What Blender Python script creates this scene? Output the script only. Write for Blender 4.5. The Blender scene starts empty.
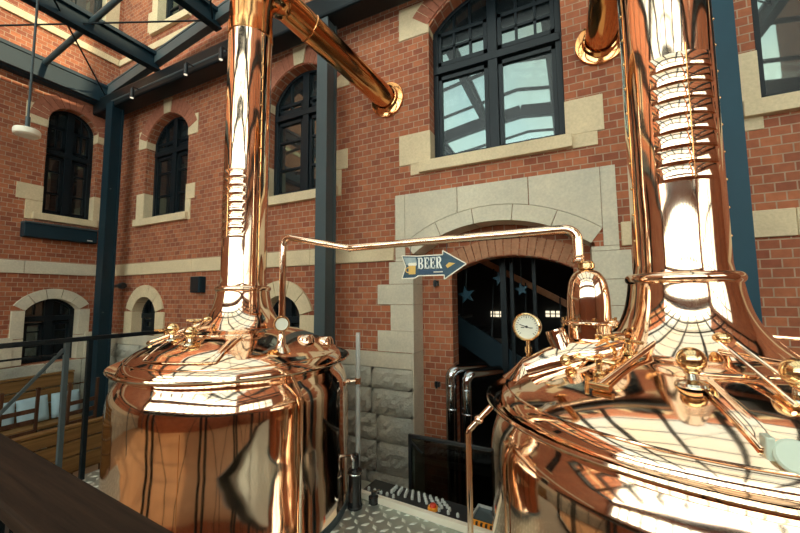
import bpy, math, random
from mathutils import Vector, Matrix
random.seed(7)
PI = math.pi
S = bpy.context.scene
COL = S.collection

# ------------------------------------------------------------------ materials
def new_mat(name):
    m = bpy.data.materials.new(name); m.use_nodes = True
    nt = m.node_tree; nt.nodes.clear()
    out = nt.nodes.new('ShaderNodeOutputMaterial')
    b = nt.nodes.new('ShaderNodeBsdfPrincipled')
    nt.links.new(b.outputs[0], out.inputs[0])
    return m, nt, b, out

def N(nt, t, **kw):
    n = nt.nodes.new(t)
    for k, v in kw.items(): setattr(n, k, v)
    return n

def mix_rgb(nt, a, b, fac, blend='MIX'):
    n = N(nt, 'ShaderNodeMix', data_type='RGBA', blend_type=blend)
    for sock, v in ((n.inputs[0], fac), (n.inputs[6], a), (n.inputs[7], b)):
        if hasattr(v, 'is_linked'): nt.links.new(v, sock)
        elif isinstance(v, (int, float)): sock.default_value = v
        else: sock.default_value = (*v, 1)
    return n.outputs[2]

def noise(nt, vec, scale, detail=3, rough=.55):
    n = N(nt, 'ShaderNodeTexNoise'); n.inputs['Scale'].default_value = scale
    n.inputs['Detail'].default_value = detail; n.inputs['Roughness'].default_value = rough
    if vec is not None: nt.links.new(vec, n.inputs['Vector'])
    return n.outputs['Fac']

def ramp(nt, fac, p0, p1, c0=(0, 0, 0), c1=(1, 1, 1)):
    r = N(nt, 'ShaderNodeValToRGB')
    r.color_ramp.elements[0].position = p0; r.color_ramp.elements[1].position = p1
    r.color_ramp.elements[0].color = (*c0, 1); r.color_ramp.elements[1].color = (*c1, 1)
    nt.links.new(fac, r.inputs[0]); return r.outputs[0]

def obco(nt): return N(nt, 'ShaderNodeTexCoord').outputs['Object']

def bump(nt, b, h, strength, dist):
    n = N(nt, 'ShaderNodeBump'); n.inputs['Strength'].default_value = strength
    n.inputs['Distance'].default_value = dist
    nt.links.new(h, n.inputs['Height']); nt.links.new(n.outputs[0], b.inputs['Normal'])

def plain(name, col, rough=.5, metal=0., var=.15, vscale=6., bmp=0., bscale=60., ior=None, coat=0., spec=.5):
    m, nt, b, out = new_mat(name)
    co = obco(nt)
    if var:
        d = tuple(c * (1 - var) for c in col); u = tuple(min(1, c * (1 + var)) for c in col)
        nt.links.new(mix_rgb(nt, d, u, noise(nt, co, vscale)), b.inputs['Base Color'])
    else: b.inputs['Base Color'].default_value = (*col, 1)
    b.inputs['Roughness'].default_value = rough; b.inputs['Metallic'].default_value = metal
    if ior: b.inputs['IOR'].default_value = ior
    if coat: b.inputs['Coat Weight'].default_value = coat
    b.inputs['Specular IOR Level'].default_value = spec
    if bmp: bump(nt, b, noise(nt, co, bscale), bmp, .01)
    return m

def copper_mat(name, col, dark, rough, wav=.06):
    m, nt, b, out = new_mat(name); co = obco(nt)
    tint = ramp(nt, noise(nt, co, 2.2, 4), .35, .7)
    nt.links.new(mix_rgb(nt, dark, col, tint), b.inputs['Base Color'])
    b.inputs['Metallic'].default_value = 1
    sm = noise(nt, co, 9., 5)
    mr = N(nt, 'ShaderNodeMapRange'); mr.inputs[3].default_value = rough * .6; mr.inputs[4].default_value = rough * 1.5
    nt.links.new(sm, mr.inputs[0]); nt.links.new(mr.outputs[0], b.inputs['Roughness'])
    bump(nt, b, noise(nt, co, 3.5, 1), wav, .08)
    return m

COPPER = copper_mat('polished_copper', (.99, .77, .60), (.96, .69, .50), .07)
COPPER_D = copper_mat('amber_copper', (.86, .44, .19), (.74, .33, .12), .11)
BRASS = plain('brass', (.90, .64, .34), .16, 1., .12, 9)
STEELN = plain('nickel_steel', (.75, .72, .62), .12, 1., .06, 9)
CHROME = plain('dark_chrome', (.45, .48, .5), .12, 1., .08)
BLACKM = plain('black_metal', (.012, .014, .016), .4, 0, .2, 8)
BLACKG = plain('black_gloss', (.01, .011, .013), .15, 0, .1)
STEELBLUE = plain('painted_blue_grey_steel', (.007, .024, .036), .5, 0, .18, 3, .05, 40, spec=.25)
STEELTEAL = plain('painted_teal_steel', (.012, .052, .080), .5, 0, .15, 3, spec=.25)
STEELDARK = plain('painted_dark_steel', (.005, .010, .013), .45, 0, .2, 3, spec=.22)
STEELGREY = plain('painted_grey_steel', (.062, .085, .092), .42, 0, .15, 3, spec=.3)
FRAME = plain('window_frame_paint', (.005, .010, .014), .38, 0, .15, 4, spec=.25)
CREAM = plain('cream_enamel', (.85, .80, .66), .5, 0, .06)
WHITE = plain('white_enamel', (.85, .86, .8), .4, 0, .04)
DIALM = plain('dial_face', (.82, .82, .70), .35, 0, .05, 40)
PALE = plain('pale_green_cover', (.62, .72, .60), .3, 0, .05, 20)
SIGNBLUE = plain('sign_blue', (.018, .060, .095), .45, 0, .5, 30)
SIGNNAVY = plain('sign_navy', (.012, .045, .10), .45, 0, .2, 30)
SIGNGREY = plain('sign_worn_grey', (.30, .36, .36), .5, 0, .3, 40)
GOLD = plain('sign_gold', (.72, .45, .10), .45, 0, .15, 40)
RUSTEDGE = plain('sign_edge', (.55, .36, .20), .5, 0, .3, 50)
ORANGE = plain('orange_plastic', (.95, .36, .03), .3, 0, .1, 30)
RED = plain('red_plastic', (.6, .05, .02), .3, 0, .1, 30)
CUSH = plain('cushion_fabric', (.36, .50, .56), .9, 0, .2, 5, .3, 120)
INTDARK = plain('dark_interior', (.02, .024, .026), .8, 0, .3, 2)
TIN = plain('pale_tin', (.60, .64, .62), .4, .3, .15, 10)
GROUND = plain('courtyard_paving', (.34, .20, .11), .6, 0, .3, 2, .2, 30)
CONC = plain('pale_concrete', (.45, .42, .34), .8, 0, .15, 5, .1, 50)

def brick_mat(name, c1, c2, mortar, scale_c=1.0):
    m, nt, b, out = new_mat(name); co = obco(nt)
    geo = N(nt, 'ShaderNodeNewGeometry')
    sp = N(nt, 'ShaderNodeSeparateXYZ'); nt.links.new(geo.outputs['True Normal'], sp.inputs[0])
    ab = N(nt, 'ShaderNodeMath', operation='ABSOLUTE'); nt.links.new(sp.outputs[0], ab.inputs[0])
    gt = N(nt, 'ShaderNodeMath', operation='GREATER_THAN'); gt.inputs[1].default_value = .5
    nt.links.new(ab.outputs[0], gt.inputs[0])
    s2 = N(nt, 'ShaderNodeSeparateXYZ'); nt.links.new(co, s2.inputs[0])
    mx = N(nt, 'ShaderNodeMix', data_type='FLOAT')
    nt.links.new(gt.outputs[0], mx.inputs[0]); nt.links.new(s2.outputs[0], mx.inputs[2]); nt.links.new(s2.outputs[1], mx.inputs[3])
    cb = N(nt, 'ShaderNodeCombineXYZ'); nt.links.new(mx.outputs[0], cb.inputs[0]); nt.links.new(s2.outputs[2], cb.inputs[1])
    br = N(nt, 'ShaderNodeTexBrick', offset=.5)
    nt.links.new(cb.outputs[0], br.inputs['Vector'])
    br.inputs['Scale'].default_value = 1
    br.inputs['Brick Width'].default_value = .132; br.inputs['Row Height'].default_value = .077
    br.inputs['Mortar Size'].default_value = .0055; br.inputs['Mortar Smooth'].default_value = .25
    br.inputs['Bias'].default_value = .0
    br.inputs['Color1'].default_value = (*c1, 1); br.inputs['Color2'].default_value = (*c2, 1)
    br.inputs['Mortar'].default_value = (*mortar, 1)
    v = ramp(nt, noise(nt, cb.outputs[0], 1.3, 5, .6), .3, .72, (.72, .70, .70), (1.12, 1.1, 1.08))
    v2 = ramp(nt, noise(nt, cb.outputs[0], 16, 3), .3, .7, (.86, .86, .86), (1.1, 1.1, 1.1))
    c = mix_rgb(nt, br.outputs['Color'], v, 1., 'MULTIPLY'); c = mix_rgb(nt, c, v2, 1., 'MULTIPLY')
    nt.links.new(c, b.inputs['Base Color']); b.inputs['Roughness'].default_value = .85
    inv = N(nt, 'ShaderNodeMath', operation='SUBTRACT'); inv.inputs[0].default_value = 1
    nt.links.new(br.outputs['Fac'], inv.inputs[1])
    bump(nt, b, inv.outputs[0], .6, .008)
    return m
BRICK = brick_mat('red_brick', (.46, .150, .064), (.27, .075, .036), (.44, .30, .20))
ARCHBRICK = plain('arch_brick', (.36, .125, .07), .85, 0, .4, 22, .3, 80)
ARCHBRICK_O = plain('orange_arch_brick', (.40, .19, .10), .85, 0, .35, 18, .3, 80)

def stone_mat(name, c, d, rough_amt=.15):
    m, nt, b, out = new_mat(name); co = obco(nt)
    n1 = ramp(nt, noise(nt, co, 2.6, 6, .6), .3, .7)
    base = mix_rgb(nt, d, c, n1)
    n2 = ramp(nt, noise(nt, co, 45, 4), .3, .75, (.88, .88, .88), (1.06, 1.06, 1.06))
    nt.links.new(mix_rgb(nt, base, n2, 1., 'MULTIPLY'), b.inputs['Base Color'])
    b.inputs['Roughness'].default_value = .9
    bump(nt, b, noise(nt, co, 30, 6, .65), rough_amt, .03)
    return m
STONE = stone_mat('sandstone', (.74, .60, .38), (.62, .50, .32))
STONE_G = stone_mat('grey_sandstone', (.68, .61, .46), (.54, .50, .39))
ROUGHSTONE = stone_mat('rough_hewn_stone', (.58, .55, .44), (.36, .36, .31), .7)

def wood_mat(name, c, d, axis=0, scale=1., rough=.5):
    m, nt, b, out = new_mat(name); co = obco(nt)
    mp = N(nt, 'ShaderNodeMapping')
    sc = [30, 30, 30]; sc[axis] = 1.2
    mp.inputs['Scale'].default_value = sc; nt.links.new(co, mp.inputs[0])
    n1 = noise(nt, mp.outputs[0], scale, 5, .65)
    nt.links.new(mix_rgb(nt, d, c, ramp(nt, n1, .3, .7)), b.inputs['Base Color'])
    b.inputs['Roughness'].default_value = rough; b.inputs['Specular IOR Level'].default_value = .2
    bump(nt, b, n1, .25, .004)
    return m
DARKWOOD = wood_mat('dark_brown_timber', (.040, .021, .012), (.010, .006, .004), 0, 2.2, .7)
HONEYWOOD = wood_mat('honey_timber', (.27, .145, .05), (.15, .075, .026), 1, .8, .55)
CHAIRWOOD = wood_mat('walnut_timber', (.11, .05, .026), (.05, .022, .013), 2, .8, .45)

def glass_reflective(name, tint, refl, rough=.02):
    m, nt, b, out = new_mat(name)
    b.inputs['Base Color'].default_value = (*tint, 1); b.inputs['Roughness'].default_value = .25
    g = N(nt, 'ShaderNodeBsdfGlossy'); g.inputs['Roughness'].default_value = rough
    g.inputs['Color'].default_value = (.50, .66, .63, 1)
    mx = N(nt, 'ShaderNodeMixShader')
    fr = N(nt, 'ShaderNodeFresnel'); fr.inputs['IOR'].default_value = 1.5
    ad = N(nt, 'ShaderNodeMath', operation='ADD', use_clamp=True); ad.inputs[1].default_value = refl
    nt.links.new(fr.outputs[0], ad.inputs[0]); nt.links.new(ad.outputs[0], mx.inputs[0])
    nt.links.new(b.outputs[0], mx.inputs[1]); nt.links.new(g.outputs[0], mx.inputs[2])
    co = obco(nt); bp = N(nt, 'ShaderNodeBump'); bp.inputs['Strength'].default_value = .05; bp.inputs['Distance'].default_value = .05
    nt.links.new(noise(nt, co, 1.1, 1), bp.inputs['Height']); nt.links.new(bp.outputs[0], g.inputs['Normal'])
    nt.links.new(mx.outputs[0], out.inputs[0])
    return m
WGLASS = glass_reflective('reflective_window_glass', (.006, .010, .012), .13)
WGLASS_D = glass_reflective('dim_window_glass', (.006, .009, .011), .06)

def glass_clear(name, col, refl):
    m, nt, b, out = new_mat(name); nt.nodes.remove(b)
    t = N(nt, 'ShaderNodeBsdfTransparent'); t.inputs[0].default_value = (*col, 1)
    g = N(nt, 'ShaderNodeBsdfGlossy'); g.inputs['Roughness'].default_value = .02
    mx = N(nt, 'ShaderNodeMixShader'); mx.inputs[0].default_value = refl
    nt.links.new(t.outputs[0], mx.inputs[1]); nt.links.new(g.outputs[0], mx.inputs[2])
    nt.links.new(mx.outputs[0], out.inputs[0]); return m
ROOFGLASS = glass_clear('roof_glass', (.93, .97, .95), .06)
TUBEGLASS = plain('clear_tube_glass', (.62, .66, .64), .15, 0, .05, 30)
TUBEGLASS.node_tree.nodes['Principled BSDF'].inputs['Alpha'].default_value = .5
DARKPANEL = glass_clear('smoked_panel', (.36, .40, .40), .04)

def emit(name, col, s):
    m, nt, b, out = new_mat(name); nt.nodes.remove(b)
    e = N(nt, 'ShaderNodeEmission'); e.inputs[0].default_value = (*col, 1); e.inputs[1].default_value = s
    nt.links.new(e.outputs[0], out.inputs[0]); return m
LITWIN = emit('lit_window', (1, .86, .6), 1.1)
LAMPGLOW = emit('spot_glow', (1, .88, .65), .9)

def plate_mat():
    m, nt, b, out = new_mat('tread_plate_steel'); co = obco(nt)
    nt.links.new(mix_rgb(nt, (.34, .38, .34), (.50, .53, .47), noise(nt, co, 3, 5)), b.inputs['Base Color'])
    b.inputs['Metallic'].default_value = .75; b.inputs['Roughness'].default_value = .36
    return m
PLATE = plate_mat()
STUDMAT = plain('pale_tread_studs', (.66, .69, .62), .4, .35, .1, 20)  # paler and less metallic than the plate

# ------------------------------------------------------------------ mesh builder
class MB:
    def __init__(s): s.v = []; s.f = []
    def add(s, vs, fs):
        o = len(s.v); s.v += [tuple(p) for p in vs]; s.f += [tuple(i + o for i in f) for f in fs]; return s
    def box(s, x0, x1, y0, y1, z0, z1, M=None):
        vs = [Vector((x, y, z)) for x in (x0, x1) for y in (y0, y1) for z in (z0, z1)]
        if M: vs = [M @ v for v in vs]
        return s.add(vs, [(0, 1, 3, 2), (4, 6, 7, 5), (0, 4, 5, 1), (2, 3, 7, 6), (0, 2, 6, 4), (1, 5, 7, 3)])
    def bar(s, a, b, w, h, up=(0, 0, 1)):
        a = Vector(a); b = Vector(b); d = (b - a); L = d.length; d.normalize()
        u = Vector(up)
        if abs(d.dot(u)) > .99: u = Vector((0, 1, 0))
        sd = d.cross(u).normalized(); u = sd.cross(d).normalized()
        M = Matrix((( d.x, sd.x, u.x, a.x), (d.y, sd.y, u.y, a.y), (d.z, sd.z, u.z, a.z), (0, 0, 0, 1)))
        return s.box(0, L, -w/2, w/2, -h/2, h/2, M)
    def tube(s, pts, r, n=16, cap=True):
        P = [Vector(p) for p in pts]; R = r if isinstance(r, (list, tuple)) else [r] * len(P)
        T = []
        for i in range(len(P)):
            t = (P[min(i+1, len(P)-1)] - P[max(i-1, 0)]).normalized(); T.append(t)
        ref = Vector((0, 0, 1)) if abs(T[0].z) < .9 else Vector((1, 0, 0))
        u = T[0].cross(ref).normalized(); vs = []
        for i, p in enumerate(P):
            u = (u - T[i] * u.dot(T[i])).normalized(); w = T[i].cross(u)
            for k in range(n):
                a = 2*PI*k/n; vs.append(p + (u*math.cos(a) + w*math.sin(a)) * R[i])
        fs = [(i*n+k, i*n+(k+1) % n, (i+1)*n+(k+1) % n, (i+1)*n+k) for i in range(len(P)-1) for k in range(n)]
        if cap: fs += [tuple(range(n))[::-1], tuple((len(P)-1)*n+k for k in range(n))]
        return s.add(vs, fs)
    def lathe(s, prof, n=64, c=(0, 0, 0), M=None, a0=0, closed=True):
        vs = []
        for r, z in prof:
            for k in range(n):
                a = a0 + 2*PI*k/n; v = Vector((r*math.cos(a), r*math.sin(a), z))
                vs.append((M @ v if M else v) + Vector(c))
        m = len(prof)
        fs = [(i*n+k, i*n+(k+1) % n, (i+1)*n+(k+1) % n, (i+1)*n+k) for i in range(m-1) for k in range(n)]
        if closed:
            if prof[0][0] > 1e-4: fs.append(tuple(range(n))[::-1])
            if prof[-1][0] > 1e-4: fs.append(tuple((m-1)*n+k for k in range(n)))
        return s.add(vs, fs)
    def cyl(s, a, b, r, n=20): return s.tube([a, b], r, n)
    def sphere(s, c, r, n=20, sq=(1, 1, 1)):
        prof = [(max(1e-5, r*math.sin(PI*i/n)), -r*math.cos(PI*i/n)) for i in range(n+1)]
        return s.lathe(prof, n*2, c, Matrix.Diagonal((*sq, 1)), closed=False)
    def ring(s, c, R, r, n=48, m=12, M=None):
        vs = []
        for i in range(n):
            a = 2*PI*i/n
            for k in range(m):
                b = 2*PI*k/m; q = R + r*math.cos(b)
                v = Vector((q*math.cos(a), q*math.sin(a), r*math.sin(b))); vs.append((M @ v if M else v) + Vector(c))
        return s.add(vs, [(i*m+k, ((i+1) % n)*m+k, ((i+1) % n)*m+(k+1) % m, i*m+(k+1) % m) for i in range(n) for k in range(m)])
    def prism(s, poly, y0, y1, M=None):   # poly in (x,z), front at y0
        n = len(poly)
        vs = [Vector((x, y0, z)) for x, z in poly] + [Vector((x, y1, z)) for x, z in poly]
        if M: vs = [M @ v for v in vs]
        fs = [tuple(range(n)), tuple(range(n, 2*n))[::-1]] + [(i, i+n, (i+1) % n+n, (i+1) % n) for i in range(n)]
        return s.add(vs, fs)
    def build(s, name, mat, parent=None, loc=None, smooth=True, bevel=0, angle=35):
        me = bpy.data.meshes.new(name); me.from_pydata(s.v, [], s.f); me.update()
        import bmesh
        bm = bmesh.new(); bm.from_mesh(me); bmesh.ops.recalc_face_normals(bm, faces=bm.faces); bm.to_mesh(me); bm.free()
        return link(name, me, mat, parent, loc, smooth, bevel, angle)

def link(name, me, mat, parent=None, loc=None, smooth=True, bevel=0, angle=35):
    me.name = name
    if smooth:
        me.shade_smooth(); me.set_sharp_from_angle(angle=math.radians(angle))
    me.materials.append(mat)
    o = bpy.data.objects.new(name, me); COL.objects.link(o)
    if parent: o.parent = parent
    if loc: o.location = loc
    if bevel:
        md = o.modifiers.new('bevel', 'BEVEL'); md.width = bevel; md.segments = 2; md.limit_method = 'ANGLE'; md.angle_limit = math.radians(40)
    return o

def empty(name, loc=(0, 0, 0), rz=0, parent=None):
    o = bpy.data.objects.new(name, None); o.empty_display_size = .1; COL.objects.link(o)
    o.location = loc; o.rotation_euler = (0, 0, rz)
    if parent: o.parent = parent
    return o
def tag(o, label, cat, group=None):
    o['label'] = label; o['category'] = cat
    if group: o['group'] = group
    return o
def struct(o): o['kind'] = 'structure'; return o
def thing(name, label, cat, loc=(0, 0, 0), rz=0, group=None):
    return tag(empty(name, loc, rz), label, cat, group)
def copy_tree(o, parent=None):
    c = o.copy(); COL.objects.link(c)
    if parent: c.parent = parent
    for ch in [x for x in bpy.data.objects if x.parent == o]: copy_tree(ch, c)
    return c

# ------------------------------------------------------------------ arches and walls
def arch_pts(cx, zs, half, rise, n=20):
    R = (half*half + rise*rise) / (2*rise); zc = zs + rise - R; a = math.asin(min(1, half/R))
    if rise > half: a = PI - a
    return [(cx + R*math.sin(t), zc + R*math.cos(t)) for t in [a - 2*a*i/n for i in range(n+1)]]   # right to left
def opening(cx, half, z0, zs, rise, n=20):
    return [(cx-half, z0), (cx+half, z0)] + arch_pts(cx, zs, half, rise, n)
def arch_band(mb, cx, zs, half, rise, th, y0, y1, n, gap=.006):
    R = (half*half + rise*rise) / (2*rise); zc = zs + rise - R; a = math.asin(min(1, half/R))
    if rise > half: a = PI - a
    for i in range(n):
        t0 = -a + 2*a*i/n + gap/(2*R); t1 = -a + 2*a*(i+1)/n - gap/(2*R); k = 3
        ts = [t0 + (t1-t0)*j/k for j in range(k+1)]
        poly = [(cx+R*math.sin(t), zc+R*math.cos(t)) for t in ts] + [(cx+(R+th)*math.sin(t), zc+(R+th)*math.cos(t)) for t in reversed(ts)]
        mb.prism(poly, y0, y1)
    return mb
def holed_wall(name, outer, holes, thick, to_world, mat):
    cu = bpy.data.curves.new('tmp', 'CURVE'); cu.dimensions = '2D'; cu.fill_mode = 'BOTH'; cu.extrude = thick/2
    for poly in [outer] + holes:
        sp = cu.splines.new('POLY'); sp.points.add(len(poly)-1); sp.use_cyclic_u = True
        for p, (u, v) in zip(sp.points, poly): p.co = (u, v, 0, 1)
    ob = bpy.data.objects.new('tmp', cu); COL.objects.link(ob)
    dg = bpy.context.evaluated_depsgraph_get(); dg.update()
    me = bpy.data.meshes.new_from_object(ob.evaluated_get(dg))
    bpy.data.objects.remove(ob); bpy.data.curves.remove(cu)
    for v in me.vertices: v.co = to_world(*v.co)
    me.update(); me.materials.clear()
    return link(name, me, mat, smooth=False)

YF = 3.85       # face of the brick facade
XL = -8.3       # face of the left wall
TH = .42
GZ = -.95       # courtyard level
BIG = (-.71, .73, 3.24, 4.92, .36)          # cx, half, sill z, springing, rise
NAR = [(-6.58, .62), (-3.46, .62)]
LOW = [(-7.0, .36), (-3.72, .36)]
RWIN = (2.21, .73, 3.24, 4.92, .36)
DOORC = -.74
hs = [opening(*BIG), opening(*RWIN), [(-1.70, GZ), (.22, GZ), (.22, 2.14), (-1.70, 2.14)][:2] + arch_pts(DOORC, 2.14, .96, .34)]
for cx, h in NAR: hs.append(opening(cx, h, 3.12, 4.62, .42))
for cx, h in LOW: hs.append(opening(cx, h, .98, 1.40, .27))
# upper storey openings, seen through the roof glass
UP = [(-6.58, .5), (-3.46, .5), (-.71, .6), (2.21, .6)]
for cx, h in UP: hs.append(opening(cx, h, 6.9, 8.5, .3))
hs[2] = [(x, z if z > GZ else GZ+.02) for x, z in hs[2]]
struct(holed_wall('wall_back', [(XL-.4, GZ), (7, GZ), (7, 11), (XL-.4, 11)], hs, TH, lambda u, v, w: (u, YF + TH/2 - w, v), BRICK))
LW = (3.17, .37)       # left wall upper window (centre y, half width)
LL = (3.05, .37)
lh = [opening(LW[0], LW[1], 3.14, 4.82, .36), opening(LL[0], LL[1], .55, 1.45, .2),
      opening(.6, .37, 3.14, 4.82, .36), opening(.4, .37, .55, 1.45, .2), opening(LW[0], .37, 6.9, 8.5, .25), opening(.6, .37, 6.9, 8.5, .25)]
struct(holed_wall('wall_left', [(-6.2, GZ), (YF+TH, GZ), (YF+TH, 11), (-6.2, 11)], lh, .4, lambda u, v, w: (XL - .2 + w, u, v), BRICK))
# unseen side and rear of the court, added for light and reflections (they show only in the copper and the panes)
rear_h = [[(-7.9, 2.5), (6.1, 2.5), (6.1, 4.7), (-7.9, 4.7)]]
struct(holed_wall('wall_rear', [(XL-.4, GZ), (7, GZ), (7, 5.4), (XL-.4, 5.4)], rear_h, .4, lambda u, v, w: (u, -6.2 + w, v), BRICK))
struct(holed_wall('wall_right', [(-6.2, GZ), (YF+TH, GZ), (YF+TH, 11.5), (-6.2, 11.5)], [[(-5.7, 2.5), (.2, 2.5), (.2, 5.0), (-5.7, 5.0)]], .4, lambda u, v, w: (6.2 + w, u, v), BRICK))  # unseen; height blocks low sun, opening lets some in
w = struct(empty('window_20'))  # added unseen glazing; gives the copper a bright strip with dark bars to reflect
mb = MB()
for k in range(15): mb.box(-7.9+k-.07, -7.9+k+.07, -6.28, -6.14, 2.5, 4.7)
for z in (2.53, 3.3, 4.67): mb.box(-7.9, 6.1, -6.25, -6.19, z-.05, z+.05)
mb.build('window_frame', FRAME, w, smooth=False)
MB().box(-7.9, 6.1, -6.225, -6.215, 2.5, 4.7).build('pane', ROOFGLASS, w, smooth=False)
w = struct(empty('window_30'))  # added unseen glazing; brightens the stacks and lets sun warm the court floor
mb = MB()
for k in range(7): mb.box(6.13, 6.27, -5.75+k*.99-.06, -5.75+k*.99+.06, 2.5, 5.0)
for z in (2.54, 3.7, 4.96): mb.box(6.17, 6.23, -5.7, .2, z-.05, z+.05)
mb.build('window_frame', FRAME, w, smooth=False)
MB().box(6.195, 6.205, -5.7, .2, 2.5, 5.0).build('pane', ROOFGLASS, w, smooth=False)

# ground and platform
struct(MB().box(XL, 6.2, -6, YF, GZ-.1, GZ).build('floor', GROUND, smooth=False))
def platform():
    o = struct(empty('floor_platform'))
    MB().box(-4.2, 3.4, 0.42, 2.87, -.06, 0).build('tread_plate', PLATE, o, smooth=False)
    mb = MB(); p = .078
    for i in range(int(7.5/p)):
        for j in range(int(2.4/p)):
            x = -4.15 + i*p; y = .47 + j*p
            if math.hypot(x+2.47, y-2.13) < .8 or math.hypot(x-.425, y-2.03) < .8: continue
            a = PI/4 if (i+j) % 2 else -PI/4
            ca, sa = math.cos(a), math.sin(a); L, W, H = .036, .017, .005
            pts = [(L, 0), (0, W), (-L, 0), (0, -W)]
            vs = [(x+ca*u-sa*v, y+sa*u+ca*v, 0) for u, v in pts] + [(x+.55*(ca*u-sa*v), y+.55*(sa*u+ca*v), H) for u, v in pts]
            mb.add(vs, [(4, 5, 6, 7), (0, 1, 5, 4), (1, 2, 6, 5), (2, 3, 7, 6), (3, 0, 4, 7)])
    me = bpy.data.meshes.new('tread_pattern'); me.from_pydata(mb.v, [], mb.f); me.update()
    link('tread_pattern', me, STUDMAT, o, smooth=False)
    MB().box(-4.2, 3.4, 0.42, 2.87, GZ, -.06).build('platform_base', STEELDARK, o, smooth=False)
platform()

# string courses and plinths
def stone_run(name, boxes, mat=STONE_G, bevel=.006):
    mb = MB()
    for b in boxes: mb.box(*b)
    return struct(mb.build(name, mat, smooth=False, bevel=bevel))
sc = []
x = XL
for x1 in (-7.1, -5.7, -4.4, -3.2, -1.92):
    sc.append((x, x1-.004, YF-.03, YF+.05, 2.08, 2.295)); x = x1
x = .44
for x1 in (1.62, 2.9, 4.3, 6.0):
    sc.append((x, x1-.004, YF-.03, YF+.05, 2.10, 2.32)); x = x1
stone_run('trim_1', sc, STONE)
stone_run('trim_2', [(XL-.05, XL+.03, y, y+1.19, 2.08, 2.295) for y in [3.84-1.2*(k+1) for k in range(7)]])
stone_run('trim_3', [(XL, -1.69, YF-.04, YF+.05, .80, .98)] + [(.44, 6, YF-.04, YF+.05, .80, .98)], STONE_G)
stone_run('trim_4', [(XL-.05, XL+.05, -6, 2.56, .55, 1.02), (XL-.05, XL+.05, 3.52, YF, .55, 1.02)], STONE_G)

def rough_block(mb, x0, x1, z0, z1, y, seed):
    rnd = random.Random(seed); nx = max(4, int((x1-x0)/.045)); nz = max(4, int((z1-z0)/.045)); vs = []
    for j in range(nz+1):
        for i in range(nx+1):
            e = min(i, nx-i, j, nz-j)
            d = 0 if e == 0 else (.02 if e == 1 else .03) + rnd.uniform(-.013, .013)
            vs.append((x0+(x1-x0)*i/nx, y-d, z0+(z1-z0)*j/nz))
    fs = [(j*(nx+1)+i, j*(nx+1)+i+1, (j+1)*(nx+1)+i+1, (j+1)*(nx+1)+i) for j in range(nz) for i in range(nx)]
    mb.add(vs, fs)
    mb.box(x0, x1, y, YF+.02, z0, z1)
mb = MB(); sd = 1
for z0, z1, off in ((.56, .795, .1), (.26, .55, .5), (-.05, .25, .25), (-.4, -.06, .6), (GZ, -.41, .3)):
    x = -8.25; k = 0
    while x < -1.75:
        w = [.62, .48, .75, .55][(k+int(off*10)) % 4]
        x1 = min(-1.67, x+w)
        if -1.67-x1 < .25: x1 = -1.67
        rough_block(mb, x, x1-.012, z0, z1, YF-.045, sd); sd += 1; k += 1; x = x1
struct(mb.build('trim_5', ROUGHSTONE, smooth=False))
mb = MB()
for z0, z1 in ((.1, .53), (-.4, .08), (GZ, -.42)):
    y = -6.0; k = 0
    while y < 3.7:
        w = [.6, .8, .5][k % 3]; y1 = min(3.8, y+w)
        mb.box(XL-.02, XL+.05, y, y1-.012, z0, z1); y = y1; k += 1
struct(mb.build('trim_6', ROUGHSTONE, smooth=False, bevel=.012))

# ------------------------------------------------------------------ windows
def window(idx, cx, half, z0, zs, rise, trans, kind, glass, M=None):
    """casement window in an arched opening; authored on the plane y=0 facing -y, M moves it"""
    w = struct(empty('window_%d' % idx)); w.matrix_world = M
    f = MB(); d0, d1 = .15, .23
    op = opening(cx, half, z0, zs, rise, 24); t = .065
    inn = opening(cx, half-t, z0+t, zs, max(.05, rise-t*.6), 24)
    n = len(op)
    for i in range(n):
        j = (i+1) % n; a, b, c, d = op[i], op[j], inn[j], inn[i]
        f.prism([a, b, c, d], d0, d1)
    top = zs + rise
    f.box(cx-.055, cx+.055, d0-.012, d1, z0+.02, top-.02)
    f.box(cx-half+.02, cx+half-.02, d0-.02, d1, trans-.045, trans+.045)
    f.build('window_frame', FRAME, w, smooth=False, bevel=.005)
    s = MB()
    for sg in (-1, 1):
        a, b = cx+sg*.06, cx+sg*(half-.06); a, b = min(a, b), max(a, b)
        for zz0, zz1 in ((z0+.06, trans-.07), (trans+.07, zs)):
            if zz1-zz0 < .1: continue
            s.box(a, a+.045, d0+.015, d1, zz0, zz1); s.box(b-.045, b, d0+.015, d1, zz0, zz1)
            s.box(a, b, d0+.015, d1, zz0, zz0+.05); s.box(a, b, d0+.015, d1, zz1-.045, zz1)
        if kind == 'big':
            for q in (.34, .67): s.box(a+(b-a)*q-.014, a+(b-a)*q+.014, d0+.02, d1, trans+.07, top-.06)
            s.box(a, b, d0+.02, d1, trans+.28, trans+.31)
        else:
            s.box((a+b)/2-.013, (a+b)/2+.013, d0+.02, d1, trans+.07, top-.1)
            for q in (.36, .7): s.box(a, b, d0+.02, d1, z0+(trans-z0)*q-.014, z0+(trans-z0)*q+.014)
    s.build('sash', FRAME, w, smooth=False)
    m2 = MB(); m2.prism(opening(cx, half-.01, z0+.01, zs, rise-.01, 24), d1-.035, d1-.03)
    m2.build('pane', glass, w, smooth=False)
    return w
TF = Matrix.Translation((0, YF, 0))
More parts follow.
